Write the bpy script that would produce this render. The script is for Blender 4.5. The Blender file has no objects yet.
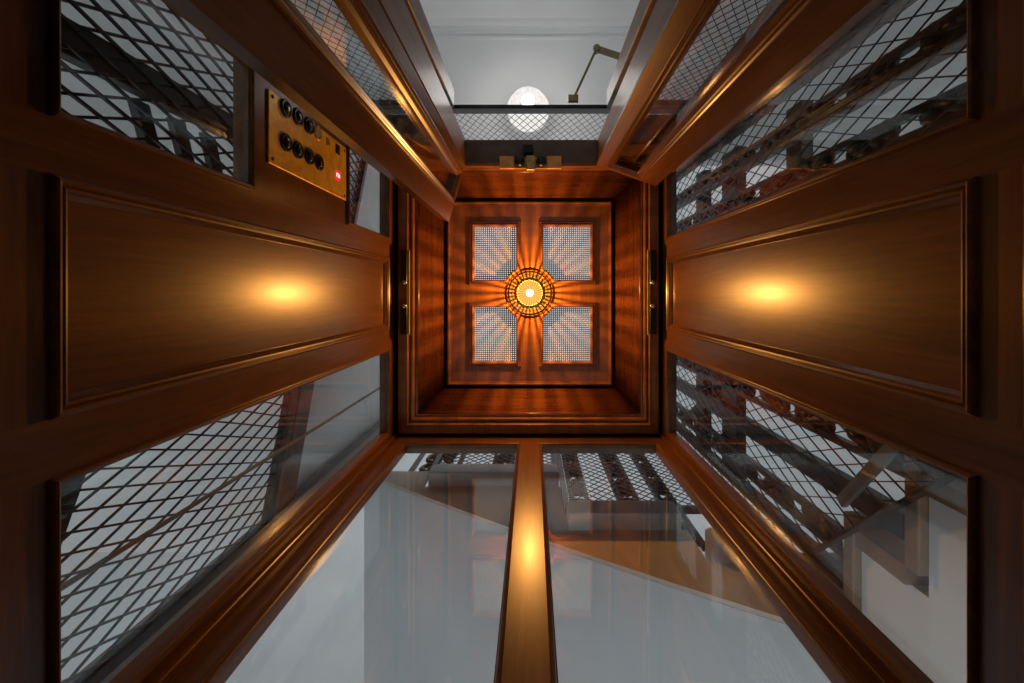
import bpy, bmesh, math, random
from mathutils import Vector
random.seed(4)
sc = bpy.context.scene
COL = sc.collection
C0 = 0.35            # eye height above the cab floor; every Z below is measured from the eye
PI = math.pi

# ------------------------------------------------------------------ materials
def nt(name):
    m = bpy.data.materials.new(name); m.use_nodes = True
    t = m.node_tree; t.nodes.clear()
    out = t.nodes.new('ShaderNodeOutputMaterial')
    return m, t, out
def node(t, kind, **kw):
    n = t.nodes.new(kind)
    for k, v in kw.items():
        if k in n.inputs: n.inputs[k].default_value = v
        else: setattr(n, k, v)
    return n
def ramp(t, stops):
    r = t.nodes.new('ShaderNodeValToRGB')
    els = r.color_ramp.elements
    while len(els) < len(stops): els.new(0.5)
    for e, (p, c) in zip(els, stops): e.position = p; e.color = (*c, 1)
    return r
def principled(name, col, rough=0.5, metal=0.0, spec=0.5, noise=None, bump=0.0, bump_scale=60, coat=0.0):
    m, t, out = nt(name)
    p = node(t, 'ShaderNodeBsdfPrincipled')
    p.inputs['Base Color'].default_value = (*col, 1)
    p.inputs['Roughness'].default_value = rough
    p.inputs['Metallic'].default_value = metal
    p.inputs['Specular IOR Level'].default_value = spec
    p.inputs['Coat Weight'].default_value = coat
    p.inputs['Coat Roughness'].default_value = 0.12
    tc = node(t, 'ShaderNodeTexCoord')
    if noise:
        sc_, amt = noise
        n = node(t, 'ShaderNodeTexNoise', Scale=sc_, Detail=5.0)
        t.links.new(tc.outputs['Object'], n.inputs['Vector'])
        a = tuple(c*(1-amt) for c in col); b = tuple(min(1, c*(1+amt)) for c in col)
        r = ramp(t, [(0.3, a), (0.7, b)])
        t.links.new(n.outputs['Fac'], r.inputs['Fac']); t.links.new(r.outputs['Color'], p.inputs['Base Color'])
    if bump:
        n2 = node(t, 'ShaderNodeTexNoise', Scale=float(bump_scale), Detail=3.0)
        t.links.new(tc.outputs['Object'], n2.inputs['Vector'])
        bm_ = node(t, 'ShaderNodeBump', Strength=bump, Distance=0.002)
        t.links.new(n2.outputs['Fac'], bm_.inputs['Height']); t.links.new(bm_.outputs['Normal'], p.inputs['Normal'])
    t.links.new(p.outputs[0], out.inputs[0])
    return m
def wood(name, axis, dark, mid, light, rough=0.29, stripe=0.0):
    m, t, out = nt(name)
    p = node(t, 'ShaderNodeBsdfPrincipled'); p.inputs['Roughness'].default_value = rough
    p.inputs['Specular IOR Level'].default_value = 0.38
    p.inputs['Coat Weight'].default_value = 0.08; p.inputs['Coat Roughness'].default_value = 0.18
    tc = node(t, 'ShaderNodeTexCoord')
    mp = node(t, 'ShaderNodeMapping')
    s = [16.0, 16.0, 16.0]; s['xyz'.index(axis)] = 0.9
    mp.inputs['Scale'].default_value = s
    t.links.new(tc.outputs['Object'], mp.inputs['Vector'])
    n1 = node(t, 'ShaderNodeTexNoise', Scale=1.0, Detail=6.0, Roughness=0.62, Distortion=0.5)
    n2 = node(t, 'ShaderNodeTexNoise', Scale=9.0, Detail=4.0, Roughness=0.7)
    t.links.new(mp.outputs[0], n1.inputs['Vector']); t.links.new(mp.outputs[0], n2.inputs['Vector'])
    mx = node(t, 'ShaderNodeMix'); mx.data_type = 'FLOAT'
    mx.inputs[0].default_value = 0.35
    t.links.new(n1.outputs['Fac'], mx.inputs[2]); t.links.new(n2.outputs['Fac'], mx.inputs[3])
    fac = mx.outputs[0]
    if stripe:                       # ribbon stripes across the grain, painted in for the lamp's streaky light
        mp2 = node(t, 'ShaderNodeMapping')
        s2 = [2.0, 2.0, 2.0]; s2['xyz'.index(axis)] = 26.0
        mp2.inputs['Scale'].default_value = s2
        t.links.new(tc.outputs['Object'], mp2.inputs['Vector'])
        n3 = node(t, 'ShaderNodeTexNoise', Scale=1.0, Detail=2.0)
        t.links.new(mp2.outputs[0], n3.inputs['Vector'])
        m2 = node(t, 'ShaderNodeMix'); m2.data_type = 'FLOAT'; m2.inputs[0].default_value = stripe
        t.links.new(fac, m2.inputs[2]); t.links.new(n3.outputs['Fac'], m2.inputs[3]); fac = m2.outputs[0]
    r = ramp(t, [(0.34, dark), (0.5, mid), (0.66, light)])
    t.links.new(fac, r.inputs['Fac']); t.links.new(r.outputs['Color'], p.inputs['Base Color'])
    b = node(t, 'ShaderNodeBump', Strength=0.06, Distance=0.001)
    t.links.new(n1.outputs['Fac'], b.inputs['Height']); t.links.new(b.outputs['Normal'], p.inputs['Normal'])
    t.links.new(p.outputs[0], out.inputs[0])
    return m
D, Mi, L = (0.070, 0.024, 0.007), (0.145, 0.054, 0.0145), (0.225, 0.088, 0.024)
WZ = wood('mahogany_upright', 'z', D, Mi, L)
WY = wood('mahogany_along', 'y', D, Mi, L)
WJ = wood('mahogany_jamb', 'z', D, Mi, L, 0.5)
WX = wood('mahogany_across', 'x', D, Mi, L)
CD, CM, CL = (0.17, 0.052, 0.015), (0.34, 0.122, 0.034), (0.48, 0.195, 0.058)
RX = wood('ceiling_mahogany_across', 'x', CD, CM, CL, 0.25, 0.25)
VD, VM, VL = (0.13, 0.034, 0.010), (0.25, 0.078, 0.021), (0.37, 0.130, 0.036)
VX = wood('cove_veneer_across', 'x', VD, VM, VL, 0.25, 0.25)
VY = wood('cove_veneer_along', 'y', VD, VM, VL, 0.25, 0.25)
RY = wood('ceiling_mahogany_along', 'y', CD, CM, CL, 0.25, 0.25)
WD = principled('dark_bead_wood', (0.045, 0.016, 0.007), 0.35, noise=(30, 0.3))
OUTER = principled('landing_brown_paint', (0.13, 0.078, 0.052), 0.45, noise=(14, 0.35))
PLASTER = principled('white_plaster', (0.78, 0.80, 0.81), 0.85, noise=(2.5, 0.05), bump=0.08, bump_scale=40)
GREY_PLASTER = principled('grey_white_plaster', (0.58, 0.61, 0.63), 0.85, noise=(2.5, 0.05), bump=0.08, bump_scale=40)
WARM_LIT_PLASTER = principled('plaster_warm_light_tint', (0.58, 0.49, 0.41), 0.8, noise=(3, 0.1), bump=0.1, bump_scale=40)  # warm light reflected off the wood is painted into this plaster colour
GREY_PAINT = principled('grey_paint', (0.13, 0.14, 0.14), 0.5, noise=(8, 0.2))
IRON = principled('black_iron', (0.022, 0.021, 0.021), 0.42, 0.3, noise=(30, 0.5), bump=0.3, bump_scale=90)
RUST = principled('brown_iron', (0.062, 0.036, 0.024), 0.45, 0.2, noise=(24, 0.5), bump=0.3, bump_scale=90)
GREYIRON = principled('grey_iron', (0.16, 0.16, 0.165), 0.5, 0.2, noise=(20, 0.3))
WIRE = principled('mesh_wire', (0.03, 0.03, 0.032), 0.4, 0.4)
BRASS = principled('brass', (1.0, 0.52, 0.06), 0.38, 0.2, noise=(40, 0.25), bump=0.05, bump_scale=150)
OLDBRASS = principled('embossed_brass', (0.52, 0.34, 0.10), 0.3, 0.6, noise=(120, 0.6), bump=1.0, bump_scale=140)
ARMBRASS = principled('dull_brass_paint', (0.36, 0.32, 0.14), 0.5, 0.2, noise=(20, 0.15))
STEEL = principled('grille_steel', (0.36, 0.31, 0.22), 0.4, 0.3)
CHROME = principled('chrome', (0.7, 0.7, 0.68), 0.2, 1.0)
COPPER = principled('copper_brass', (0.95, 0.40, 0.10), 0.4, 0.2, noise=(40, 0.2))
BLACK = principled('black_plastic', (0.012, 0.012, 0.013), 0.3)
RUBBER = principled('dark_floor_rubber', (0.03, 0.025, 0.022), 0.7, noise=(20, 0.3))
TREAD = principled('brown_stair_wood', (0.24, 0.16, 0.105), 0.5, noise=(12, 0.3))
CABLE = principled('steel_cable', (0.16, 0.13, 0.11), 0.5, 0.3)
STREAK_ROD = principled('amber_streak_rod', (0.55, 0.27, 0.06), 0.25)
def emit(name, col, strength, tex=None):
    m, t, out = nt(name)
    e = node(t, 'ShaderNodeEmission', Strength=strength); e.inputs['Color'].default_value = (*col, 1)
    if tex:
        tc = node(t, 'ShaderNodeTexCoord')
        v = node(t, 'ShaderNodeTexVoronoi', Scale=float(tex))
        t.links.new(tc.outputs['Object'], v.inputs['Vector'])
        r = ramp(t, [(0.0, tuple(c*0.68 for c in col)), (0.55, col)])
        t.links.new(v.outputs['Distance'], r.inputs['Fac']); t.links.new(r.outputs['Color'], e.inputs['Color'])
    t.links.new(e.outputs[0], out.inputs[0])
    return m
BULB = emit('lamp_filament_glow', (1.0, 0.72, 0.36), 14.0)
def amber():
    m, t, out = nt('amber_cut_glass_glow')
    tc = node(t, 'ShaderNodeTexCoord'); g = node(t, 'ShaderNodeTexGradient'); g.gradient_type = 'RADIAL'
    t.links.new(tc.outputs['Object'], g.inputs[0])
    mu = node(t, 'ShaderNodeMath'); mu.operation = 'MULTIPLY'; mu.inputs[1].default_value = 2*PI*26
    t.links.new(g.outputs['Fac'], mu.inputs[0])
    si = node(t, 'ShaderNodeMath'); si.operation = 'SINE'; t.links.new(mu.outputs[0], si.inputs[0])
    r = ramp(t, [(0.0, (0.62,0.25,0.035)), (1.0, (1.0,0.55,0.12))])
    ad = node(t, 'ShaderNodeMath'); ad.operation = 'MULTIPLY_ADD'; ad.inputs[1].default_value = .5; ad.inputs[2].default_value = .5
    t.links.new(si.outputs[0], ad.inputs[0]); t.links.new(ad.outputs[0], r.inputs['Fac'])
    e = node(t, 'ShaderNodeEmission', Strength=0.85); t.links.new(r.outputs['Color'], e.inputs['Color'])
    t.links.new(e.outputs[0], out.inputs[0]); return m
SHADE = amber()
GLOBE = emit('frosted_globe_glow', (1.0, 0.97, 0.93), 0.62, 60)
GLOBE_CORE = emit('globe_bulb_glow', (1.0, 0.95, 0.85), 5.0)
RED = emit('red_display_glow', (0.85, 0.02, 0.03), 0.8)
DIGIT = emit('display_digit_glow', (1.0, 0.75, 0.7), 1.1)
def glass_mat(name, ior, tint=(0.96, 0.98, 0.98)):
    m, t, out = nt(name)
    tr = node(t, 'ShaderNodeBsdfTransparent'); tr.inputs['Color'].default_value = (*tint, 1)
    gl = node(t, 'ShaderNodeBsdfGlossy', Roughness=0.015)
    fr = node(t, 'ShaderNodeFresnel', IOR=ior)
    ge = node(t, 'ShaderNodeNewGeometry')          # the pane's far face sees air to glass as well
    mi = node(t, 'ShaderNodeMix'); mi.data_type = 'FLOAT'
    mi.inputs[2].default_value = ior; mi.inputs[3].default_value = 1/ior
    t.links.new(ge.outputs['Backfacing'], mi.inputs[0]); t.links.new(mi.outputs[0], fr.inputs['IOR'])
    mix = node(t, 'ShaderNodeMixShader')
    t.links.new(fr.outputs[0], mix.inputs[0]); t.links.new(tr.outputs[0], mix.inputs[1]); t.links.new(gl.outputs[0], mix.inputs[2])
    t.links.new(mix.outputs[0], out.inputs[0])
    return m
GLASS = glass_mat('clear_window_glass', 1.75)

# ------------------------------------------------------------------ mesh building
class MB:
    def __init__(s): s.v = []; s.f = []
    def add(s, vs, fs):
        b = len(s.v); s.v += [tuple(v) for v in vs]; s.f += [tuple(b+i for i in f) for f in fs]; return s
    def box(s, x0, x1, y0, y1, z0, z1):
        return s.add([(x0,y0,z0),(x1,y0,z0),(x1,y1,z0),(x0,y1,z0),(x0,y0,z1),(x1,y0,z1),(x1,y1,z1),(x0,y1,z1)],
              [(0,3,2,1),(4,5,6,7),(0,1,5,4),(1,2,6,5),(2,3,7,6),(3,0,4,7)])
    def hexa(s, p):   # eight corners, bottom four then top four
        return s.add(p, [(0,3,2,1),(4,5,6,7),(0,1,5,4),(1,2,6,5),(2,3,7,6),(3,0,4,7)])
    def obox(s, a, b, t, z0, z1, side=1):   # upright slab on the plan line a-b, thickness t to one side
        a = Vector(a); b = Vector(b); d = (b-a).normalized(); n = Vector((-d.y, d.x))*t*side
        q = [a, b, b+n, a+n]
        return s.hexa([(p.x,p.y,z0) for p in q]+[(p.x,p.y,z1) for p in q])
    def prism(s, poly, M, w0, w1):
        n = len(poly)
        vs = [M(u,v,w0) for u,v in poly]+[M(u,v,w1) for u,v in poly]
        return s.add(vs, [tuple(range(n-1,-1,-1)), tuple(range(n,2*n))]+[(i,(i+1)%n,n+(i+1)%n,n+i) for i in range(n)])
    def bar(s, p, q, w, h=None, up=(0,0,1)):
        h = h or w; p = Vector(p); q = Vector(q); d = (q-p).normalized(); u = Vector(up)
        if abs(d.dot(u)) > .98: u = Vector((0,1,0))
        a = d.cross(u).normalized()*w/2; b = a.cross(d).normalized()*h/2
        c = [-a-b, a-b, a+b, -a+b]
        return s.hexa([p+k for k in c]+[q+k for k in c])
    def tube(s, pts, r, n=8, closed=False):
        pts = [Vector(p) for p in pts]; N = len(pts); base = len(s.v); prev = None
        for i, p in enumerate(pts):
            if closed: d = pts[(i+1)%N]-pts[i-1]
            else: d = pts[min(i+1,N-1)]-pts[max(i-1,0)]
            d.normalize()
            if prev is None:
                u = Vector((0,0,1)) if abs(d.z) < .9 else Vector((1,0,0))
                a = d.cross(u).normalized()
            else: a = (prev-d*prev.dot(d)).normalized()
            prev = a; b = d.cross(a); rr = r(i/(max(1,N-1))) if callable(r) else r
            for k in range(n):
                th = 2*PI*k/n; s.v.append(tuple(p+(a*math.cos(th)+b*math.sin(th))*rr))
        for i in range(N if closed else N-1):
            j = (i+1)%N
            for k in range(n): s.f.append((base+i*n+k, base+i*n+(k+1)%n, base+j*n+(k+1)%n, base+j*n+k))
        if not closed:
            s.f.append(tuple(base+k for k in range(n))); s.f.append(tuple(base+(N-1)*n+k for k in range(n)))
        return s
    def lathe(s, prof, c, n=48, M=None, flute=None):   # prof: (r, h); M(u,v,h) maps to space
        base = len(s.v); M = M or (lambda u,v,h: (c[0]+u, c[1]+v, c[2]+h))
        for j,(r,h) in enumerate(prof):
            for k in range(n):
                th = 2*PI*k/n; rr = r*(flute(th, j) if flute else 1)
                s.v.append(M(rr*math.cos(th), rr*math.sin(th), h))
        for j in range(len(prof)-1):
            for k in range(n): s.f.append((base+j*n+k, base+j*n+(k+1)%n, base+(j+1)*n+(k+1)%n, base+(j+1)*n+k))
        s.f.append(tuple(base+k for k in range(n))); s.f.append(tuple(base+(len(prof)-1)*n+k for k in range(n)))
        return s
    def sweep(s, path, prof, M, closed=True):
        """mitred moulding along a counter-clockwise polygon (u,v); prof points are (inset, height)"""
        N = len(path); base = len(s.v); P = [Vector(p) for p in path]
        area = sum(P[i].x*P[(i+1)%N].y-P[(i+1)%N].x*P[i].y for i in range(N))
        sg = 1 if area > 0 else -1
        for i in range(N):
            d0 = (P[i]-P[i-1]).normalized(); d1 = (P[(i+1)%N]-P[i]).normalized()
            n0 = Vector((-d0.y, d0.x))*sg; n1 = Vector((-d1.y, d1.x))*sg
            m = n0+n1; m = m/(max(.2, m.dot(n0)))
            for d, h in prof:
                q = P[i]+m*d; s.v.append(M(q.x, q.y, h))
        K = len(prof)
        for i in range(N):
            j = (i+1)%N
            for k in range(K): s.f.append((base+i*K+k, base+i*K+(k+1)%K, base+j*K+(k+1)%K, base+j*K+k))
        return s
    def build(s, name, mat, parent=None, smooth=False, bevel=0.0):
        me = bpy.data.meshes.new(name)
        off = Vector((0,0,C0))
        pw = Vector(parent['_base']) if parent is not None and '_base' in parent else Vector((0,0,0))
        me.from_pydata([tuple(Vector(v)+off-pw) for v in s.v], [], s.f)
        b = bmesh.new(); b.from_mesh(me); bmesh.ops.recalc_face_normals(b, faces=b.faces); b.to_mesh(me); b.free()
        me.materials.append(mat)
        if smooth:
            for p in me.polygons: p.use_smooth = True
        o = bpy.data.objects.new(name, me); COL.objects.link(o)
        if parent is not None:
            o.parent = parent
        o['_base'] = tuple(pw)
        if bevel:
            md = o.modifiers.new('bevel', 'BEVEL'); md.width = bevel; md.segments = 2; md.limit_method = 'ANGLE'
        return o
def plate_holes(outer, holes, M, w0, w1):
    """flat plate with polygonal holes, filled through a 2D curve"""
    cu = bpy.data.curves.new('fill', 'CURVE'); cu.dimensions = '2D'; cu.fill_mode = 'BOTH'
    for path in [outer]+holes:
        sp = cu.splines.new('POLY'); sp.points.add(len(path)-1)
        for q, (u, v) in zip(sp.points, path): q.co = (u, v, 0, 1)
        sp.use_cyclic_u = True
    cu.extrude = abs(w1-w0)/2
    o = bpy.data.objects.new('fill', cu); COL.objects.link(o)
    dg = bpy.context.evaluated_depsgraph_get(); me = bpy.data.meshes.new_from_object(o.evaluated_get(dg))
    mb = MB(); mid = (w0+w1)/2
    mb.add([M(v.co.x, v.co.y, mid+v.co.z) for v in me.vertices], [tuple(p.vertices) for p in me.polygons])
    bpy.data.objects.remove(o); bpy.data.curves.remove(cu); bpy.data.meshes.remove(me)
    return mb
def props(o, label, cat, group=None, kind=None):
    if label: o['label'] = label
    if cat: o['category'] = cat
    if group: o['group'] = group
    if kind: o['kind'] = kind
    return o
def thing(name, loc, label, cat, group=None, kind=None):
    o = bpy.data.objects.new(name, None); COL.objects.link(o)
    o.empty_display_size = 0.05
    w = Vector(loc)+Vector((0,0,C0)); o.location = w; o['_base'] = tuple(w)
    return props(o, label, cat, group, kind)
def struct(o, label, cat): return props(o, label, cat, None, 'structure')
def copy_tree(src, offset, label):
    def rec(o, par):
        c = o.copy(); COL.objects.link(c); c.parent = par
        for ch in list(o.children): rec(ch, c)
        return c
    r = rec(src, None); r.location = src.location+Vector(offset); r['_base'] = tuple(r.location); r['label'] = label
    return r
def rect(u0, u1, v0, v1): return [(u0,v0),(u1,v0),(u1,v1),(u0,v1)]

# ------------------------------------------------------------------ the cab
XL, XR, YB, YF = -0.555, 0.525, 0.58, -0.505
ZB, ZT, ZLOW, ZFLOOR = 0.497, 1.655, 0.455, -0.35
T = 0.028
YC = dict(A=(-0.47,-0.203), P=(-0.136,0.146), G=(0.215,0.548))
PANEL_PROF = [(0,-.02),(0,.004),(.0015,.0075),(.0045,.0095),(.008,.0080),(.010,.0045),(.013,.0065),(.016,.0055),(.019,.001),(.025,-.004),(.025,-.02)]
BEAD_PROF = [(0,-.0275),(0,.004),(.0015,.0075),(.004,.009),(.007,.0075),(.009,.003),(.011,.0015),(.012,-.008),(.012,-.0275)]
def ML(u, v, w): return (XL+w, u, v)       # left wall: u=Y, v=Z, w into the cab
def MR(u, v, w): return (XR-w, u, v)
def MBk(u, v, w): return (u, YB-w, v)
def side_wall(name, M, label, ZB, ZLOW):
    st = MB()
    for y0, y1 in ((YF,-0.47),(-0.203,-0.136),(0.146,0.215),(0.548,YB+T)):
        st.prism(rect(y0,y1,ZFLOOR,1.735), M, -T, 0)
    w = st.build(name, WZ); struct(w, label, 'wall')
    ra = MB()
    for c in YC.values():
        for z0, z1 in ((ZLOW,ZB),(ZT,1.735),(ZFLOOR,-0.25)):
            ra.prism(rect(c[0],c[1],z0,z1), M, -T, 0)
    ra.build('rail', WY, w)
    # tall middle panel and the lower row of panels
    for (y0,y1), z0, z1 in ((YC['P'],ZB,ZT),(YC['P'],-.25,ZLOW),(YC['A'],-.25,ZLOW),(YC['G'],-.25,ZLOW)):
        p = MB().prism(rect(y0,y1,z0,z1), M, -.022, -.008).build('panel', WZ, w)
        MB().sweep(rect(y0,y1,z0,z1), PANEL_PROF, M).build('panel_moulding', WZ, p)
    return w
wl = side_wall('wall_left', ML, 'left cab wall of polished mahogany with a tall framed centre panel', .493, .443)
wr = side_wall('wall_right', MR, 'right cab wall of polished mahogany with a tall framed centre panel', .505, .455)
def window(name, M, u0, u1, v0, v1, label):
    w = MB().prism(rect(u0+.006,u1-.006,v0+.006,v1-.006), M, -.024, -.018).build(name, GLASS)
    struct(w, label, 'window')
    MB().sweep(rect(u0,u1,v0,v1), BEAD_PROF, M).build('glazing_bead', WZ, w)
    return w
# left wall: the front column is broken by the block that carries the control plate
window('window_1', ML, *YC['G'], .493, ZT, 'tall clear pane in the left wall beside the back corner post')
window('window_2', ML, *YC['A'], .493, 0.850, 'clear pane in the left wall below the brass button plate')
window('window_3', ML, *YC['A'], 1.285, ZT, 'small clear pane in the left wall above the brass button plate')
MB().prism(rect(YC['A'][0],YC['A'][1],0.850,1.285), ML, -T, 0).build('control_rail', WY, wl)
window('window_4', MR, *YC['G'], .505, ZT, 'tall clear pane in the right wall beside the back corner post')
window('window_5', MR, *YC['A'], .505, ZT, 'tall clear pane in the right wall behind the open door leaf')
# back wall
bst = MB()
for x0, x1 in ((XL,-0.490),(-0.046,0.028),(0.478,XR)):
    bst.prism(rect(x0,x1,ZFLOOR,1.735), MBk, -T, 0)
wb = struct(bst.build('wall_back', WZ), 'back cab wall of two tall glazed panels split by a mahogany mullion', 'wall')
bra = MB()
for x0, x1 in ((-0.490,-0.046),(0.028,0.478)):
    for z0, z1 in ((ZLOW,ZB),(1.635,1.735),(ZFLOOR,-.25)): bra.prism(rect(x0,x1,z0,z1), MBk, -T, 0)
bra.build('rail', WX, wb)
for x0, x1 in ((-0.490,-0.046),(0.028,0.478)):
    p = MB().prism(rect(x0,x1,-.25,ZLOW), MBk, -.022, -.008).build('panel', WZ, wb)
    MB().sweep(rect(x0,x1,-.25,ZLOW), PANEL_PROF, MBk).build('panel_moulding', WZ, p)
window('window_6', MBk, -0.490, -0.046, ZB, 1.635, 'left tall pane of the back wall')
window('window_7', MBk, 0.028, 0.478, ZB, 1.635, 'right tall pane of the back wall')
# small quarter beads running up both back corners
for nm, x, sx, lab in (('trim_1', XL, 1, 'thin bead up the back left corner of the cab'), ('trim_2', XR, -1, 'thin bead up the back right corner of the cab')):
    q = MB().prism([(0,0),(.010,0),(.008,.006),(.006,.008),(0,.010)], lambda u,v,w,x=x,sx=sx: (x+sx*u, YB-v, w), ZFLOOR, 1.735).build(nm, WZ)
    struct(q, lab, 'trim')
# front wall: jambs and header
JL, JR, YFO, ZH = -0.262, 0.257, -0.600, 1.690
MFr = lambda u,v,w: (u, YF+w, v)
SZ1 = 1.45
f = MB()
for x0, x1 in ((XL-T,-.515),(-.302,JL),(JR,.297),(.490,XR+T)): f.box(x0,x1,YFO,YF,ZFLOOR,1.79)
for x0, x1 in ((-.515,-.302),(.297,.490)): f.box(x0,x1,YFO,YF,ZFLOOR,ZB).box(x0,x1,YFO,YF,SZ1,1.79)
wf = struct(f.build('wall_front', WJ), 'front cab wall with the door opening and a glazed side light either side', 'wall')
window('window_8', MFr, -.515, -.302, ZB, SZ1, 'narrow pane in the front wall seen through the left door leaf')
window('window_9', MFr, .297, .490, ZB, SZ1, 'narrow pane in the front wall seen through the right door leaf')
MB().box(JL,JR,YFO,YF,ZH,1.79).build('header', OUTER, wf)
MB().prism([(YF-.004,ZH-.002),(YF+.008,ZH-.002),(YF+.012,ZH+.004),(YF+.010,ZH+.014),(YF+.004,ZH+.02),(YF-.004,ZH+.02)], lambda u,v,w: (w,u,v), JL, JR).build('header_bead', RX, wf)
fl = MB().box(XL-T,XR+T,YFO,YB+T,ZFLOOR-.06,ZFLOOR).build('floor', RUBBER)
struct(fl, 'dark floor of the cab', 'floor')

# ------------------------------------------------------------------ ceiling
CX, CY, ZP = -0.010, 0.002, 2.020
def MU(u, v, w): return (u, v, w)
# flat outer frame
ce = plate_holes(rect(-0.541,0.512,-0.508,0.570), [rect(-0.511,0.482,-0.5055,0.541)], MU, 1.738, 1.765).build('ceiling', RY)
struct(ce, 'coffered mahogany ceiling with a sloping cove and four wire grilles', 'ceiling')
# stepped moulding rising from the frame to the cove
def ring(r0, r1, z0, z1): return r0, r1, z0, z1
def loft(path_a, za, path_b, zb, thick=.012):
    mb = MB(); n = len(path_a)
    vs = [(u,v,za) for u,v in path_a]+[(u,v,zb) for u,v in path_b]
    cx = sum(u for u,_ in path_a)/n; cy = sum(v for _,v in path_a)/n
    def outw(p): 
        return p
    mb.add(vs, [(i,(i+1)%n,n+(i+1)%n,n+i) for i in range(n)])
    return mb
R1 = (-0.511,0.482,-0.5055,0.541); R2 = (-0.470,0.447,-0.500,0.500); R3 = (-0.410,0.387,-0.440,0.447)
def lerp_rect(t): return rect(*[a+(b-a)*t for a, b in zip(R1, R2)])
steps = [(0,1.738),(.06,1.730),(.22,1.728),(.30,1.738),(.34,1.752),(.42,1.750),(.52,1.744),(.66,1.746),(.74,1.760),(.80,1.768),(.88,1.764),(1.0,1.766),(1.0,1.80)]
mo = MB()
for (t0,z0),(t1,z1) in zip(steps, steps[1:]):
    a = lerp_rect(t0); b = lerp_rect(t1)
    mo.add([(u,v,z0) for u,v in a]+[(u,v,z1) for u,v in b], [(i,(i+1)%4,4+(i+1)%4,4+i) for i in range(4)])
mo.build('cove_moulding', RY, ce)
# cove: four sloping boards, gently hollow
prof = [(q-.26*q*(1-q), 1.766+.26*q) for q in [i/10 for i in range(11)]]
def rr(t): return rect(*[a+(b-a)*t for a, b in zip(R2, R3)])
for k, nm in enumerate(('front','right','back','left')):
    cv = MB(); i, j = k, (k+1)%4
    cv.add([(*rr(t)[c],z) for t,z in prof for c in (i,j)], [(2*m,2*m+1,2*m+3,2*m+2) for m in range(len(prof)-1)])
    o = cv.build('cove_board', VX if k in (0,2) else VY, ce, smooth=True)
    md = o.modifiers.new('solid','SOLIDIFY'); md.thickness = .01; md.offset = 1
# inner panel with four coffers whose inner corners are cut round the lamp boss
PX0, PX1, PY0, PY1 = -0.398, 0.376, -0.428, 0.436
COF = [(-0.283,-0.063,-0.322,-0.048),(0.043,0.287,-0.322,-0.048),(-0.283,-0.063,0.058,0.336),(0.043,0.287,0.058,0.336)]
RB = 0.118
def coffer_path(x0, x1, y0, y1, r=RB, n=8):
    xi = x1 if x1 < CX else x0; yi = y1 if y1 < CY else y0   # inner corner
    dx, dy = xi-CX, yi-CY
    # where the boss circle meets the two inner edges
    ex = CX+math.copysign(math.sqrt(r*r-dy*dy), dx); ey = CY+math.copysign(math.sqrt(r*r-dx*dx), dy)
    a0 = math.atan2(yi-CY, ex-CX); a1 = math.atan2(ey-CY, xi-CX)
    d = (a1-a0+PI)%(2*PI)-PI
    arc = [(CX+r*math.cos(a0+d*i/n), CY+r*math.sin(a0+d*i/n)) for i in range(n+1)]
    xo = x0 if xi == x1 else x1; yo = y0 if yi == y1 else y1
    pts = arc+[(xi,yo),(xo,yo),(xo,yi)]
    A = sum(pts[i][0]*pts[(i+1)%len(pts)][1]-pts[(i+1)%len(pts)][0]*pts[i][1] for i in range(len(pts)))
    return pts if A > 0 else pts[::-1]
paths = [coffer_path(*c) for c in COF]
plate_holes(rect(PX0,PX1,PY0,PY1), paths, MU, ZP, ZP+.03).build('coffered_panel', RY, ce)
def MDn(u, v, w): return (u, v, ZP-w)
MB().sweep(rect(PX0,PX1,PY0,PY1), [(0,-.02),(0,.004),(.003,.010),(.008,.011),(.012,.008),(.013,.003),(.017,.003),(.019,-.002),(.019,-.02)], MDn).build('panel_bead', RX, ce)
for p in paths:
    MB().sweep(p, [(-.012,-.002),(-.012,.003),(-.008,.007),(-.004,.005),(-.001,.004),(.003,.010),(.007,.009),(.011,.003),(.012,-.006),(.012,-.02),(-.002,-.02)], MDn).build('coffer_bead', RX, ce)
# back plate around the panel so that no light leaks round it
plate_holes(rect(-0.572,0.542,-0.60,0.605), [rect(PX0+.02,PX1-.02,PY0+.02,PY1-.02)], MU, 2.052, 2.062).build('roof_board', WD, ce)
def roof_side(): 
    return MB().box(-.572,-.558,-.60,.605,1.735,2.052).box(.528,.542,-.60,.605,1.735,2.052).box(-.558,.528,.592,.605,1.735,2.052).box(-.558,.528,-.60,-.585,1.79,2.052)
roof_side().build('roof_side', WD, ce)
# boss ring of wood round the lamp
MB().lathe([(.112,.0),(.112,-.006),(.106,-.011),(.099,-.009),(.097,0)], (CX,CY,ZP), 64).build('boss_ring', RX, ce, smooth=True)
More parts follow.
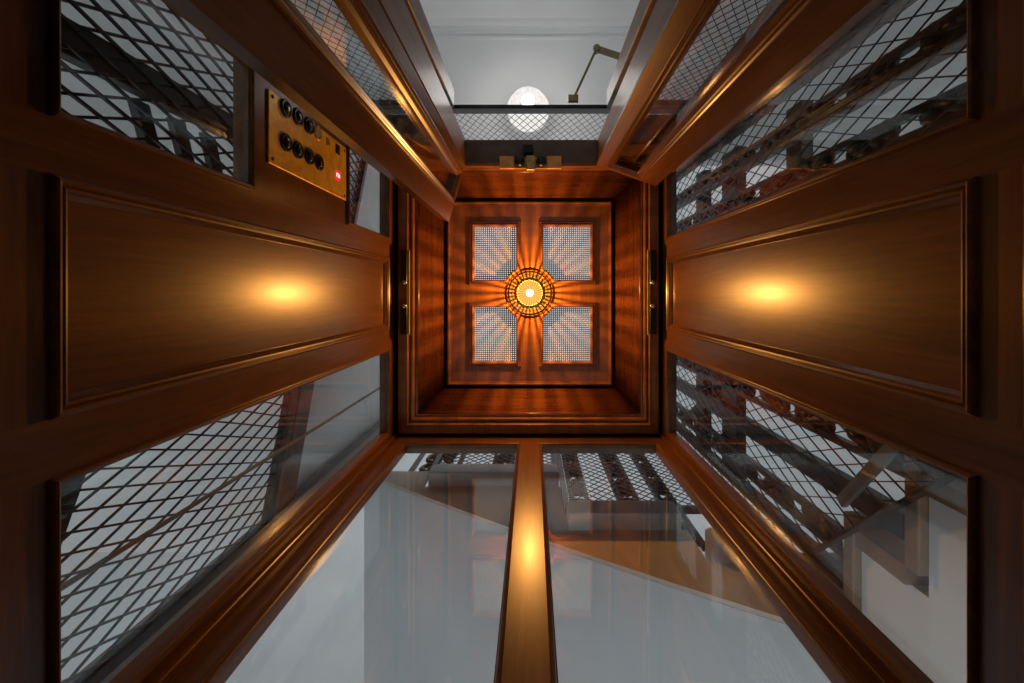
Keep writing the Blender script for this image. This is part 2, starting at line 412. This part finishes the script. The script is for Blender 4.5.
# grilles: woven wire, one thing per coffer
gl_lab = ['woven wire ceiling grille nearest the button plate and the doors', 'woven wire ceiling grille at the door side, towards the right wall',
          'woven wire ceiling grille at the glazed back, towards the left wall', 'woven wire ceiling grille at the glazed back, towards the right wall']
for (x0,x1,y0,y1), lab in zip(COF, gl_lab):
    g = thing('wire_grille', ((x0+x1)/2,(y0+y1)/2,ZP+.032), lab, 'grille', 'wire grilles in the ceiling coffers')
    def free(x, y): return (x-CX)**2+(y-CY)**2 > (RB-.01)**2
    p = .0096; nx = int((x1-x0)/p); ny = int((y1-y0)/p)
    wx, wy = MB(), MB()
    for i in range(nx+1):
        x = x0+(x1-x0)*i/nx; pts = []
        for j in range(ny*2+1):
            y = y0+(y1-y0)*j/(ny*2)
            if free(x, y): pts.append((x, y, ZP+.036+.0013*math.cos(PI*(j/2+i))))
        wx.tube(pts[::2], .0026, 4)
    for j in range(ny+1):
        y = y0+(y1-y0)*j/ny; pts = [(x0+(x1-x0)*i/nx, y, ZP+.036+.0013*math.cos(PI*(i+j+1))) for i in range(nx+1)]
        pts = [q for q in pts if free(q[0], q[1])]
        wy.tube(pts, .0026, 4)
    wx.build('warp_wires', STEEL, g); wy.build('weft_wires', STEEL, g)

# ------------------------------------------------------------------ ceiling lamp
lp = thing('ceiling_lamp', (CX,CY,ZP), 'round brass ceiling lamp with a glowing fluted amber glass bowl in mid ceiling', 'lamp')
MB().lathe([(.062,0),(.096,0),(.100,-.006),(.099,-.014),(.094,-.019),(.088,-.016),(.084,-.021),(.074,-.024),(.066,-.021),(.063,-.026),(.059,-.024),(.058,-.012)], (CX,CY,ZP), 72).build('brass_ring', OLDBRASS, lp, smooth=True)
fl_ = lambda th, j: 1+.05*math.cos(18*th)
MB().lathe([(.057,-.010),(.057,-.024),(.053,-.040),(.044,-.054),(.030,-.063),(.016,-.067),(.004,-.068)], (CX,CY,ZP), 108, flute=fl_).build('amber_bowl', SHADE, lp, smooth=True)
MB().lathe([(.002,-.088),(.009,-.086),(.0145,-.079),(.016,-.071),(.012,-.062),(.004,-.058)], (CX,CY,ZP), 24).build('bulb', BULB, lp, smooth=True)

for k in range(32):  # opaque rods added round the bowl to throw streaks of shade on the cove
    a = 2*PI*k/32; q = (CX+.0585*math.cos(a), CY+.0585*math.sin(a))
    MB().tube([(q[0],q[1],ZP-.022),(q[0],q[1],ZP-.116)], .0030, 6).build('streak_rod', STREAK_ROD, lp)
def light(name, loc, watts, col, size, label, cat='light'):
    l = bpy.data.lights.new(name, 'POINT'); l.energy = watts; l.color = col; l.shadow_soft_size = size
    o = bpy.data.objects.new(name, l); COL.objects.link(o); o.location = Vector(loc)+Vector((0,0,C0)); return o
light('ceiling_lamp_light', (CX,CY,ZP-.095), 10.0, (1.0, 0.43, 0.09), .0056, '')
# ------------------------------------------------------------------ catches on the ceiling frame and header
def catch(loc, vertical, label):
    t = thing('spring_catch', loc, label, 'catch', 'brass and black catches round the ceiling edge')
    x, y, z = loc
    return t
for x, lab, sx in ((-0.508, 'brass catch with two black bars on the ceiling edge above the left panel', 1), (0.480, 'brass catch with two black bars on the ceiling edge above the right panel', -1)):
    t = catch((x,0,1.728), True, lab)
    MB().box(*sorted((x+sx*.006, x+sx*.017)),-.17,.17,1.722,1.7295).build('brass_plate', BRASS, t)
    for y0, y1, s in ((-.168,-.040,1),(.054,.166,-1)):
        b = MB().box(x-.013,x+.013,y0,y1,1.700,1.7245).build('black_bar', BLACK, t, bevel=.003)
        yk = y1 if s > 0 else y0
        MB().lathe([(.002,-.010),(.009,-.008),(.011,0),(.009,.008),(.002,.010)], None, 16, M=lambda u,v,h,x=x,yk=yk: (x+u, yk+v, 1.708+h)).build('roller', CHROME, b, smooth=True)
t = catch((-.012,-.515,1.69), False, 'brass door catch with two black rollers under the header')
MB().box(-.122,.108,-.528,-.486,1.683,1.6895).build('brass_plate', BRASS, t)
MB().box(-.126,-.070,-.530,-.482,1.668,1.683).build('brass_keeper', COPPER, t, bevel=.002)
MB().box(.058,.114,-.530,-.482,1.668,1.683).build('brass_keeper', COPPER, t, bevel=.002)
MB().box(-.022,.012,-.53,-.474,1.660,1.683).build('centre_block', OLDBRASS, t, bevel=.003)
for x in (-.048,.036):
    MB().lathe([(.003,-.022),(.016,-.021),(.020,-.013),(.020,.010),(.015,.016)], None, 24, M=lambda u,v,h,x=x: (x+u, -.508+v, 1.668+h)).build('black_roller', BLACK, t, smooth=True)
MB().box(-.034,.004,-.575,-.540,1.665,1.6895).build('black_stop', BLACK, t, bevel=.003)

# ------------------------------------------------------------------ button plate on the left wall
PY_0, PY_1, PZ0, PZ1 = -0.428, -0.272, 0.900, 1.276
cp = thing('control_panel', (XL,(PY_0+PY_1)/2,PZ0), 'brass elevator button plate with round black buttons and a red floor display', 'control panel')
MB().prism(rect(PY_0,PY_1,PZ0,PZ1), ML, 0.0005, .004).build('plate', BRASS, cp, bevel=.0015)
def Mdisc(yc, zc): return lambda u,v,h: (XL+h, yc+u, zc+v)
def pix(x, y):     # image point on the left wall plane
    z = 430*(-XL+.0)/(532-x); return ((y-292.5)*z/430, z)
def button(px, py, r=.0205):
    y, z = pix(px, py)
    b = MB().lathe([(r,.004),(r,.0075),(r*.9,.0095),(r*.78,.0095),(r*.74,.007),(.001,.007)], None, 28, M=Mdisc(y,z)).build('button', BLACK, cp, smooth=False)
    MB().lathe([(r*.62,.007),(r*.60,.0105),(r*.5,.012),(.001,.0125)], None, 24, M=Mdisc(y,z)).build('button_face', principled_black2, b, smooth=True)
    MB().box(XL+.0122,XL+.0132,y-.002,y+.006,z-.003,z+.003).build('button_mark', CHROME, b)
principled_black2 = principled('button_cap_dark', (0.03,0.028,0.026), 0.25, 0.3)
for p in ((283.5,108.5),(295.5,117),(306.5,126),(283.5,142.5),(295.5,150),(307,156.5),(317,162.5)): button(*p)
y, z = pix(316, 133)
MB().lathe([(.019,.004),(.019,.006),(.017,.0072),(.001,.0072)], None, 28, M=Mdisc(y,z)).build('key_switch', OLDBRASS, cp)
y, z = pix(326.5, 142); MB().prism(rect(y-.010,y+.010,z-.008,z+.008), ML, .004, .0055).build('brass_tab', principled('pale_brass', (0.75,0.5,0.14), .35, .8), cp)
y, z = pix(336, 149.5); MB().prism(rect(y-.013,y+.013,z-.011,z+.011), ML, .004, .006).build('slot', BLACK, cp)
y, z = pix(336, 175.5)
ds = MB().prism(rect(y-.013,y+.013,z-.013,z+.013), ML, .004, .006).build('display', RED, cp)
dg_ = MB()
for a in ((-.005,.005,.008,.0105),(.0026,.005,-.001,.0105),(-.005,.005,-.00125,.00125),(-.005,-.0026,-.0105,.001),(-.005,.005,-.0105,-.008)):
    dg_.prism(rect(y+a[0],y+a[1],z+a[2],z+a[3]), ML, .006, .0066)
dg_.build('digit', DIGIT, ds)
for yy in (PY_0+.012, PY_1-.012):
    for zz in (PZ0+.013, PZ1-.013):
        MB().lathe([(.004,.004),(.004,.0055),(.001,.0062)], None, 12, M=Mdisc(yy,zz)).build('screw', WD, cp)

# ------------------------------------------------------------------ cab door leaves
def leaf(name, hinge, free, side, label, z1=1.678):
    h = Vector(hinge); e = Vector(free); W = (e-h).length; d = (e-h)/W; n = Vector((-d.y, d.x))*side   # n points to the face we see
    TH = .034
    def M(u, v, w): p = h+d*u+n*w; return (p.x, p.y, v)
    z0 = -.338
    op = (.038, W-.068)
    m = MB()
    for u0, u1 in ((0,op[0]),(op[1],W)): m.prism(rect(u0,u1,z0,z1), M, -TH, 0)
    o = struct(m.build(name, WZ), label, 'door')
    r = MB()
    for a, b in ((z0,-.25),(ZLOW-.02,ZB),(z1-.045,z1)): r.prism(rect(op[0],op[1],a,b), M, -TH, 0)
    r.build('rail', WZ, o)
    MB().prism(rect(op[0],op[1],-.25,ZLOW-.02), M, -.024, -.010).build('panel', WZ, o)
    g = MB().prism(rect(op[0]+.004,op[1]-.004,ZB+.004,z1-.049), M, -.020, -.014).build('pane', GLASS, o)
    Mb = lambda u,v,w: M(u,v,-TH-w)
    for mm in (M, Mb): MB().sweep(rect(op[0],op[1],ZB,z1-.045), PANEL_PROF if mm is M else BEAD_PROF[:0] or [(0,-.012),(0,.004),(.005,.008),(.012,.005),(.018,-.003),(.018,-.012)], mm).build('glazing_bead', WZ, g)
    MB().sweep(rect(op[0],op[1],-.25,ZLOW-.02), PANEL_PROF, M).build('panel_moulding', WZ, o)
    return o
leaf('door_1', (-0.262,-0.497), (-0.324,-0.2755), -1, 'left mahogany door leaf with a tall pane, swung into the cab beside the button plate')
leaf('door_2', (0.250,-0.497), (0.482,-0.415), 1, 'right mahogany door leaf with a tall pane, swung back against the right wall')

# ------------------------------------------------------------------ stairwell and landing beyond the glass
def wall_s(name, mb, label, mat=PLASTER, cat='wall'): return struct(mb.build(name, mat), label, cat)
wall_s('stairwell_wall', MB().box(-1.95,-1.85,-2.3,2.3,-.6,6), 'white plaster stairwell wall beyond the left screen')
wall_s('stairwell_wall', MB().box(1.85,1.95,-2.3,2.3,-.6,6), 'white plaster stairwell wall beyond the right screen')
wall_s('stairwell_wall', MB().box(-1.95,1.95,2.2,2.3,-.6,6), 'white plaster stairwell wall behind the back glass')
# landing in front of the doors
wall_s('landing_ceiling', MB().box(-1.85,1.85,-1.90,-.80,2.60,2.72), 'white landing ceiling beyond the open doors', cat='ceiling')
wall_s('landing_wall', MB().box(-1.85,1.85,-1.90,-1.80,-.6,2.60), 'white landing wall opposite the lift doors')
wall_s('landing_floor', MB().box(-.62,.62,-1.80,-.84,-.41,-.35), 'landing floor outside the lift doors', RUBBER, 'floor')
co = MB()
cp_ = [(0,0),(.16,0),(.16,.018),(.145,.026),(.13,.03),(.11,.05),(.07,.085),(.045,.10),(.035,.12),(.018,.125),(.015,.15),(0,.15)]
co.prism(cp_, lambda u,v,w: (w,-1.80+u*1.25,2.60-v*1.1), -1.85, 1.85)
struct(co.build('trim_3', PLASTER), 'moulded white cornice where the landing ceiling meets the wall', 'trim')
struct(MB().box(-1.85,1.85,-1.545,-1.53,2.588,2.60).build('trim_4', PLASTER), 'thin white moulding line across the landing ceiling', 'trim')
gl = thing('landing_lamp', (-.022,-1.05,2.60), 'round frosted glass ceiling lamp glowing on the landing', 'lamp')
MB().lathe([(.06,0),(.06,-.02),(.045,-.03),(.02,-.03)], (-.022,-1.05,2.60), 32).build('base', CHROME, gl, smooth=True)
MB().lathe([(.045,-.03),(.09,-.055),(.118,-.10),(.122,-.14),(.105,-.19),(.07,-.225),(.03,-.242),(.003,-.245)], (-.022,-1.05,2.60), 48).build('globe', GLOBE, gl, smooth=True)
MB().lathe([(.003,-.262),(.025,-.259),(.036,-.250),(.03,-.240),(.003,-.235)], (-.022,-1.05,2.60), 24).build('bright_bulb', GLOBE_CORE, gl, smooth=True)
light('landing_lamp_light', (-.022,-1.05,2.27), 2.8, (1.0,0.95,0.90), .12, '')
# landing doorway
YD = -0.742
dj = MB().box(-.365,-.313,YD-.075,YD,-.35,1.735).box(.300,.352,YD-.075,YD,-.35,1.735)
struct(dj.build('landing_jamb', OUTER, bevel=.004), 'dark brown jambs of the landing doorway', 'door frame')

def lattice(M, u0, u1, v0, v1, pitch, w, clip=None, ratio=1.0, lay=.004, top=None):
    """woven diamond mesh clipped to a rectangle"""
    mb = MB(); H = v1-v0; Wd = u1-u0
    for sgn in (1,-1):
        c = -H*ratio if sgn > 0 else 0
        c = math.floor(c/pitch)*pitch
        while c < Wd+(0 if sgn > 0 else H*ratio):
            # line u = c + sgn*ratio*v  (v from 0..H)
            pts = []
            va = 0.0; vb = H
            lo = (0-c)/(sgn*ratio); hi = (Wd-c)/(sgn*ratio)
            if lo > hi: lo, hi = hi, lo
            a = max(va, lo); b = min(vb, hi)
            if clip:                                  # keep v >= clip0 + clip1*u
                k0, k1 = clip; cu_ = u0+c; g = 1-k1*sgn*ratio; h_ = k0+k1*cu_-v0
                if g > 1e-6: a = max(a, h_/g)
                elif g < -1e-6: b = min(b, h_/g)
            if top:                                   # keep v <= top0 + top1*u
                k0, k1 = top; cu_ = u0+c; g = 1-k1*sgn*ratio; h_ = k0+k1*cu_-v0
                if g > 1e-6: b = min(b, h_/g)
                elif g < -1e-6: a = max(a, h_/g)
            if b-a > .004:
                p = M(u0+c+sgn*ratio*a, v0+a, sgn*lay/2); q = M(u0+c+sgn*ratio*b, v0+b, sgn*lay/2)
                mb.bar(p, q, w)
            c += pitch
    return mb
def screen(loc, M, u0, u1, v0, v1, pitch, w, label, frame=.022, mat=IRON, ratio=1.0, clip=None, top=None):
    t = thing('mesh_screen', loc, label, 'screen', 'diamond wire screens of the lift shaft')
    path = rect(u0,u1,v0,v1) if not clip else [(u0,clip[0]+clip[1]*u0),(u1,clip[0]+clip[1]*u1),(u1,v1),(u0,v1)]
    if top: path = [(u0,v0),(u1,v0),(u1,top[0]+top[1]*u1),(u0,top[0]+top[1]*u0)]
    fr = MB().sweep(path, [(0,-.012),(0,.012),(frame,.012),(frame,-.012)], M)
    fr.build('frame', mat, t)
    lattice(M, u0+frame*.5, u1-frame*.5, v0+frame*.5, v1-frame*.5, pitch, w, ratio=ratio, clip=clip, top=top).build('wire_mesh', WIRE, t)
    return t
XS, XE, YS = -0.80, 0.78, 0.84
MSL = lambda u,v,w: (XS+w, u, v)
MSR = lambda u,v,w: (XE+w, u, v)
MPL = lambda u,v,w: (XS-.030+w, u, v)
MPR = lambda u,v,w: (XE+.034+w, u, v)
MPB = lambda u,v,w: (u, YS+.036+w, v)
MXR = lambda u,v,w: (XE+.078+w, u, v)
MSB = lambda u,v,w: (u, YS+w, v)
MSF = lambda u,v,w: (u, YD-.014+w, v)
screen((XS,.4,.2), MSL, .10, .712, .30, 1.60, .036, .0040, 'diamond wire screen outside the left wall, below the white soffit', ratio=.37, top=(1.543,-.34))
screen((XS,-.4,.2), MSL, -.715, -.08, .30, 2.10, .040, .0056, 'diamond wire screen outside the left wall near the doors', ratio=.37, top=(1.80,-.43))
screen((XE,-.4,.2), MSR, -.66, .12, .30, 2.75, .042, .0030, 'large diamond wire screen outside the right wall at the door side', ratio=.44)
screen((XE,.45,.8), MSR, .13, .78, .30, 2.75, .042, .0030, 'diamond wire screen over the stair steps outside the right back pane', ratio=.44, clip=(.44,1.04), frame=.006)
screen((-.2,YS,2.0), MSB, -.48, .12, 2.002, 2.75, .044, .0030, 'diamond wire screen high behind the left back pane')
screen((.45,YS,1.65), MSB, .124, .76, 1.652, 2.75, .044, .0030, 'diamond wire screen high behind the right back pane')
screen((0,YD,1.8), MSF, -.62, .62, 1.777, 2.50, .035, .0018, 'diamond wire transom above the landing doorway', frame=.014, ratio=.47)
screen((-.6,YD,.3), MSF, -.76, -.367, -.3, 1.733, .032, .0020, 'fine diamond wire screen of the landing, seen through the left door leaf', frame=.02, ratio=.7)
screen((.6,YD,.3), MSF, .354, .74, -.3, 1.733, .032, .0020, 'fine diamond wire screen of the landing, seen through the right door leaf', frame=.02, ratio=.7)
o = MB().box(-.76,.74,YD-.016,YD,1.735,1.775).build('lintel_bar', IRON)
props(o, 'black iron lintel bar across the top of the landing doorway', 'bar')

# landing door leaf standing open with its closer arm
ld = MB().obox((.322,-.818),(.520,-1.185),.045,-.34,1.725,1)
ld = struct(ld.build('door_3', OUTER, bevel=.004), 'dark brown landing door leaf standing open on the right', 'door')
MB().obox((.3215,-.8165),(.338,-.847),.006,1.42,1.70,-1).build('latch_plate', BLACK, ld)
dc = thing('door_closer', (.16,YD-.04,1.73), 'brass coloured folding door closer arm reaching from the lintel to the open landing door', 'door closer')
e0, e1, e2 = (.165,-.775,1.73), (.243,-.918,1.62), (.345,-.872,1.60)
MB().bar(e0, e1, .008, .012).build('rod_arm', ARMBRASS, dc)
MB().bar(e1, e2, .022, .010).build('main_arm', ARMBRASS, dc)
MB().lathe([(.012,-.012),(.014,-.006),(.014,.012),(.010,.016)], e1, 20).build('elbow_pivot', ARMBRASS, dc)
MB().box(.145,.185,-.79,-.765,1.715,1.735).build('bracket', ARMBRASS, dc)

# ------------------------------------------------------------------ ironwork
def flat_post(M, u0, u1, z0, z1, base, label, mat=IRON, d=.03):
    t = MB().prism(rect(u0,u1,z0,z1), M, -d/2, d/2).build('iron_post', mat, None, bevel=.003)
    return props(t, label, 'post', 'iron posts of the lift shaft')
def spiral(c, r, a0, turns, n=26, sgn=1):
    return [(c[0]+r*(1-.86*i/n)*math.cos(a0+sgn*turns*2*PI*i/n), c[1]+r*(1-.86*i/n)*math.sin(a0+sgn*turns*2*PI*i/n)) for i in range(n+1)]
def scroll_pilaster(M, u0, u1, z0, z1, base, label, mat=RUST, period=.21, lean=0.0):
    t = thing('scroll_pilaster', base, label, 'ironwork', 'scrolled iron pilasters of the lift shaft')
    w = u1-u0; b = MB()
    for u in (u0+.008, u1-.008): b.prism(rect(u-.009,u+.009,z0,z1), M, -.010, .010)
    b.build('side_bars', mat, t)
    n = max(1, round((z1-z0)/period)); p = (z1-z0)/n
    s = MB(); lf = MB()
    for k in range(n):
        zc = z0+p*(k+.5); uc = (u0+u1)/2; fl = 1 if k%2 else -1; r = min(w*.36, p*.24)
        ca = (uc+fl*w*.10, zc+p*.24); cb = (uc-fl*w*.10, zc-p*.24)
        A = spiral(ca, r, -PI/2+fl*.3, 1.25, sgn=fl); B = spiral(cb, r, PI/2+fl*.3, 1.25, sgn=fl)
        s.tube([M(u,v,0) for u,v in A[::-1]+B], lambda q: .0085+.004*math.sin(PI*q), 6)
        # acanthus leaves: tapering curled blades
        for m_, (uu, vv) in enumerate(((uc+fl*w*.30, zc-p*.18),(uc-fl*w*.30, zc+p*.18),(uc+fl*w*.05, zc+p*.02))):
            sd = fl*(1 if m_ else -1)
            bl = [M(uu+sd*w*.22*math.sin(q*1.9), vv-p*.17+p*.34*q, .006*math.sin(6*q)) for q in [i/7 for i in range(8)]]
            lf.tube(bl, lambda q: .003+.016*math.sin(PI*min(1,q*.9+.08))**1.2, 6)
    s.build('scrolls', mat, t, smooth=True); lf.build('leaves', mat, t, smooth=True)
    return t
# left shaft posts, rails
flat_post(MPL, -.484, -.418, .30, 1.74, None, 'broad black iron post outside the left wall beside the button plate')
flat_post(MPL, .715, .83, .20, 2.6, None, 'grey painted corner post at the left of the back glass', GREY_PAINT, .05)
def sloped(M, a, b, h, d, name, label, mat, cat='rail'):
    poly = [(a[0],a[1]-h),(b[0],b[1]-h),(b[0],b[1]),(a[0],a[1])]
    o = MB().prism(poly, M, -d/2, d/2).build(name, mat, None, bevel=.003); return props(o, label, cat)
sloped(lambda u,v,w: (XS-.048+w,u,v), (.20,1.682), (.712,1.494), .10, .05, 'iron_rail', 'sloping brown iron rail along the bottom of the white slab outside the left wall', RUST)
sloped(lambda u,v,w: (XS-.040+w,u,v), (.20,.845), (.47,.740), .062, .04, 'iron_rail', 'short sloping black iron rail low on the left wire screen', IRON)
# white slab above the rail (the flight that climbs outside the left wall)
sl = MB().prism([(-.95,2.29),(-.63,2.15),(-.29,2.0),(.20,1.62),(.84,1.39),(.84,2.9),(-.95,2.9)], lambda u,v,w: (w,u,v), -1.85, XS-.08)
wall_s('stair_soffit', sl, 'white plaster side and underside of the stair flight outside the left wall', cat='stair')
cu = MB().tube([(XS-.056,-.80,2.22),(XS-.056,-.68,2.19),(XS-.056,-.55,2.13),(XS-.056,-.42,2.07),(XS-.056,-.30,1.98),(XS-.056,-.24,1.90)], .016, 8).build('curved_rail', RUST, None, smooth=True)
props(cu, 'curved brown iron rail beyond the small pane above the button plate', 'rail')
for k in range(3):
    z = .925+.100*k
    o = MB().prism([(-.42,z+.0),(-.24,z+.06),(-.24,z+.098),(-.42,z+.038)], lambda u,v,w: (w,u,v), XS-.075, XS-.055).build('dark_tread', IRON, None, bevel=.003)
    props(o, ['lowest','middle','topmost'][k]+' of three dark sloping treads outside the left wall below the button plate', 'tread', 'dark treads beyond the left wall')
cb = MB().tube([(-.66,.414,-.3),(-.66,.414,1.0),(-.66,.414,2.6)], .0045, 8).build('steel_cable', CABLE, None, smooth=True)
props(cb, 'thin steel cable running up outside the left back pane', 'cable')
# right shaft
B = 'iron pilaster'
scroll_pilaster(MPR, -.540, -.484, .30, 2.6, (XE,-.51,.3), 'scrolled iron pilaster beyond the right pane behind the open door leaf', IRON)
flat_post(MPR, -.479, -.465, .3, 2.6, None, 'thin grey iron strip beside the scrolled pilaster nearest the right door leaf', GREYIRON, .03)
scroll_pilaster(MPR, -.390, -.325, .30, 2.6, (XE,-.335,.3), 'scrolled iron pilaster just door-side of the right centre panel', IRON)
scroll_pilaster(MPR, .300, .400, .925, 2.6, (XE,.35,.925), 'broad scrolled iron pilaster just back of the right centre panel', RUST)
flat_post(MPR, .475, .535, .925, 2.6, None, 'plain dark iron post in the middle of the right back pane', IRON, .03)
scroll_pilaster(MPR, .620, .690, 1.105, 2.6, (XE,.63,1.1), 'slim scrolled iron pilaster near the right back corner', RUST)
flat_post(MPR, .725, .768, 1.105, 2.6, None, 'brown iron corner post at the right of the back glass', RUST, .03)
flat_post(MPR, -.72, -.63, .2, 2.6, None, 'broad brown iron post beyond the right door leaf', RUST, .04)
for z0, z1, y0, y1, lab, mt in ((1.34,1.42,-.60,-.30,'short brown iron crossbar beyond the right door side pane',RUST),
                         (1.76,1.90,-.60,.80,'brown iron crossbar high outside the right wall',RUST),
                         (2.10,2.20,-.60,.80,'topmost dark iron crossbar outside the right wall',IRON)):
    o = MB().prism(rect(y0,y1,z0,z1), MXR, -.02, .02).build('iron_crossbar', mt, None, bevel=.003); props(o, lab, 'crossbar', 'crossbars on the right shaft screen')
for (ya,za,yb2,zb2,lab) in ((.39,1.92,.77,2.55,'diagonal iron strut rising towards the back corner, high outside the right back pane'),(.62,1.92,.36,2.40,'diagonal iron strut rising towards the centre panel, high outside the right back pane')):
    o = MB().bar((XE+.115+.03*(ya>.5),ya,za),(XE+.115+.03*(ya>.5),yb2,zb2),.02,.05).build('iron_strut', RUST); props(o, lab, 'strut', 'diagonal struts of the right shaft screen')
o = MB().bar((XE-.035,.29,.865),(XE-.035,.505,1.035),.014,.024).build('iron_brace', GREYIRON); props(o, 'short grey diagonal brace outside the right back pane', 'brace')
lab_s = ['lowest','second lowest','third lowest','topmost']
for k in range(4):
    y0 = .157+.215*k; z0 = .74+.18*k
    st = thing('stair_step', (1.3,y0,z0), lab_s[k]+' brown wooden stair step on white plaster seen through the right back pane', 'step', 'steps beyond the right back pane')
    MB().box(XE+.015,1.85,y0-.03,y0+.214,z0-.035,z0).build('tread', TREAD, st, bevel=.004)
    MB().box(XE+.02,1.85,y0,y0+.04,z0-.178,z0-.036).build('riser', TREAD, st)
pl = [(.02,.15)]
for k in range(4):
    y0 = .157+.215*k; z0 = .74+.18*k
    pl += [(y0+.041,z0-.179),(y0+.041,z0-.037),(y0+.2555,z0-.037)]
pl = [(.198,.15)]+pl[1:]+[(1.058,.15)]
wall_s('stair_string', MB().prism(pl, lambda u,v,w: (w,u,v), XE+.035, 1.85), 'white plaster side of the stair flight outside the right wall', cat='stair')

# ------------------------------------------------------------------ back flight
def zb(x): return 1.515-.62*x+.06*x*x           # lower edge of the plaster string
xs = [-.80+1.62*i/16 for i in range(17)]
top = [(.82,1.36),(.56,1.36),(.56,1.55),(.14,1.55),(.14,1.90),(-.48,1.90),(-.48,2.06),(-.80,2.06)]
low = [(x, zb(x)) for x in xs]
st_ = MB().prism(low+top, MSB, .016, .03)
wall_s('stair_string', st_, 'plaster side of the stair flight behind the back glass, tinted for warm reflected light', WARM_LIT_PLASTER, 'stair')
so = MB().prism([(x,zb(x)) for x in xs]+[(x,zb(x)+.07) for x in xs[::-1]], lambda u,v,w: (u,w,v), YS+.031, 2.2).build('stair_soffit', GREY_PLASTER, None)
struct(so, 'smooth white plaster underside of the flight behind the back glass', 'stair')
for k,(x0,x1,z) in enumerate(((-.46,.12,1.90),(.13,.54,1.55),(.58,.78,1.36))):
    o = MB().prism([(x0,z),(x1,z),(x1,z+.085),(x1-.02,z+.10),(x0+.02,z+.10),(x0,z+.085)], MSB, -.045, .05).build('stone_ledge', principled('grey_stone_%d'%k, (.42,.42,.41), .6, noise=(9,.12)), None, bevel=.006)
    props(o, ['long pale stone ledge high behind the left back pane','pale stone ledge high behind the right back pane','short pale stone ledge in the back right corner'][k], 'ledge')
for x0, x1, z0, lab in ((-.60,-.36,2.0,'scrolled iron pilaster high behind the left back pane'),(-.20,-.09,2.0,'scrolled iron pilaster behind the head of the back mullion, on its left'),
                        (.16,.24,1.65,'first scrolled iron pilaster right of the back mullion'),(.36,.45,1.65,'second scrolled iron pilaster right of the back mullion'),(.53,.60,1.47,'third scrolled iron pilaster right of the back mullion')):
    scroll_pilaster(MPB, x0, x1, z0, 2.6, ((x0+x1)/2,YS,z0), lab, RUST, .19)

# ------------------------------------------------------------------ light, world, camera
w = bpy.data.worlds.new('overcast'); sc.world = w; w.use_nodes = True
bg = w.node_tree.nodes['Background']; bg.inputs[0].default_value = (0.94, 0.975, 1.0, 1); bg.inputs[1].default_value = 0.62
cam = bpy.data.cameras.new('camera'); co_ = bpy.data.objects.new('camera', cam); COL.objects.link(co_)
co_.location = (0,0,C0); co_.rotation_euler = (PI,0,0)
cam.sensor_width = 36; cam.sensor_fit = 'HORIZONTAL'; cam.lens = 430/1024*36; cam.clip_start = 0.01
cam.shift_x = (512-532)/1024; cam.shift_y = -(341.5-292.5)/1024
sc.camera = co_
for o in bpy.data.objects:
    if '_base' in o: del o['_base']
sc.view_settings.view_transform = 'Standard'; sc.view_settings.look = 'None'
sc.view_settings.gamma = 1; sc.view_settings.use_curve_mapping = False
sc.view_settings.exposure = 0.6
cy = sc.cycles
cy.use_denoising = True
try: cy.denoiser = 'OPENIMAGEDENOISE'
except Exception: pass
cy.max_bounces = 10; cy.diffuse_bounces = 4; cy.glossy_bounces = 5; cy.transparent_max_bounces = 24
cy.sample_clamp_indirect = 4.0; cy.caustics_reflective = False; cy.caustics_refractive = False
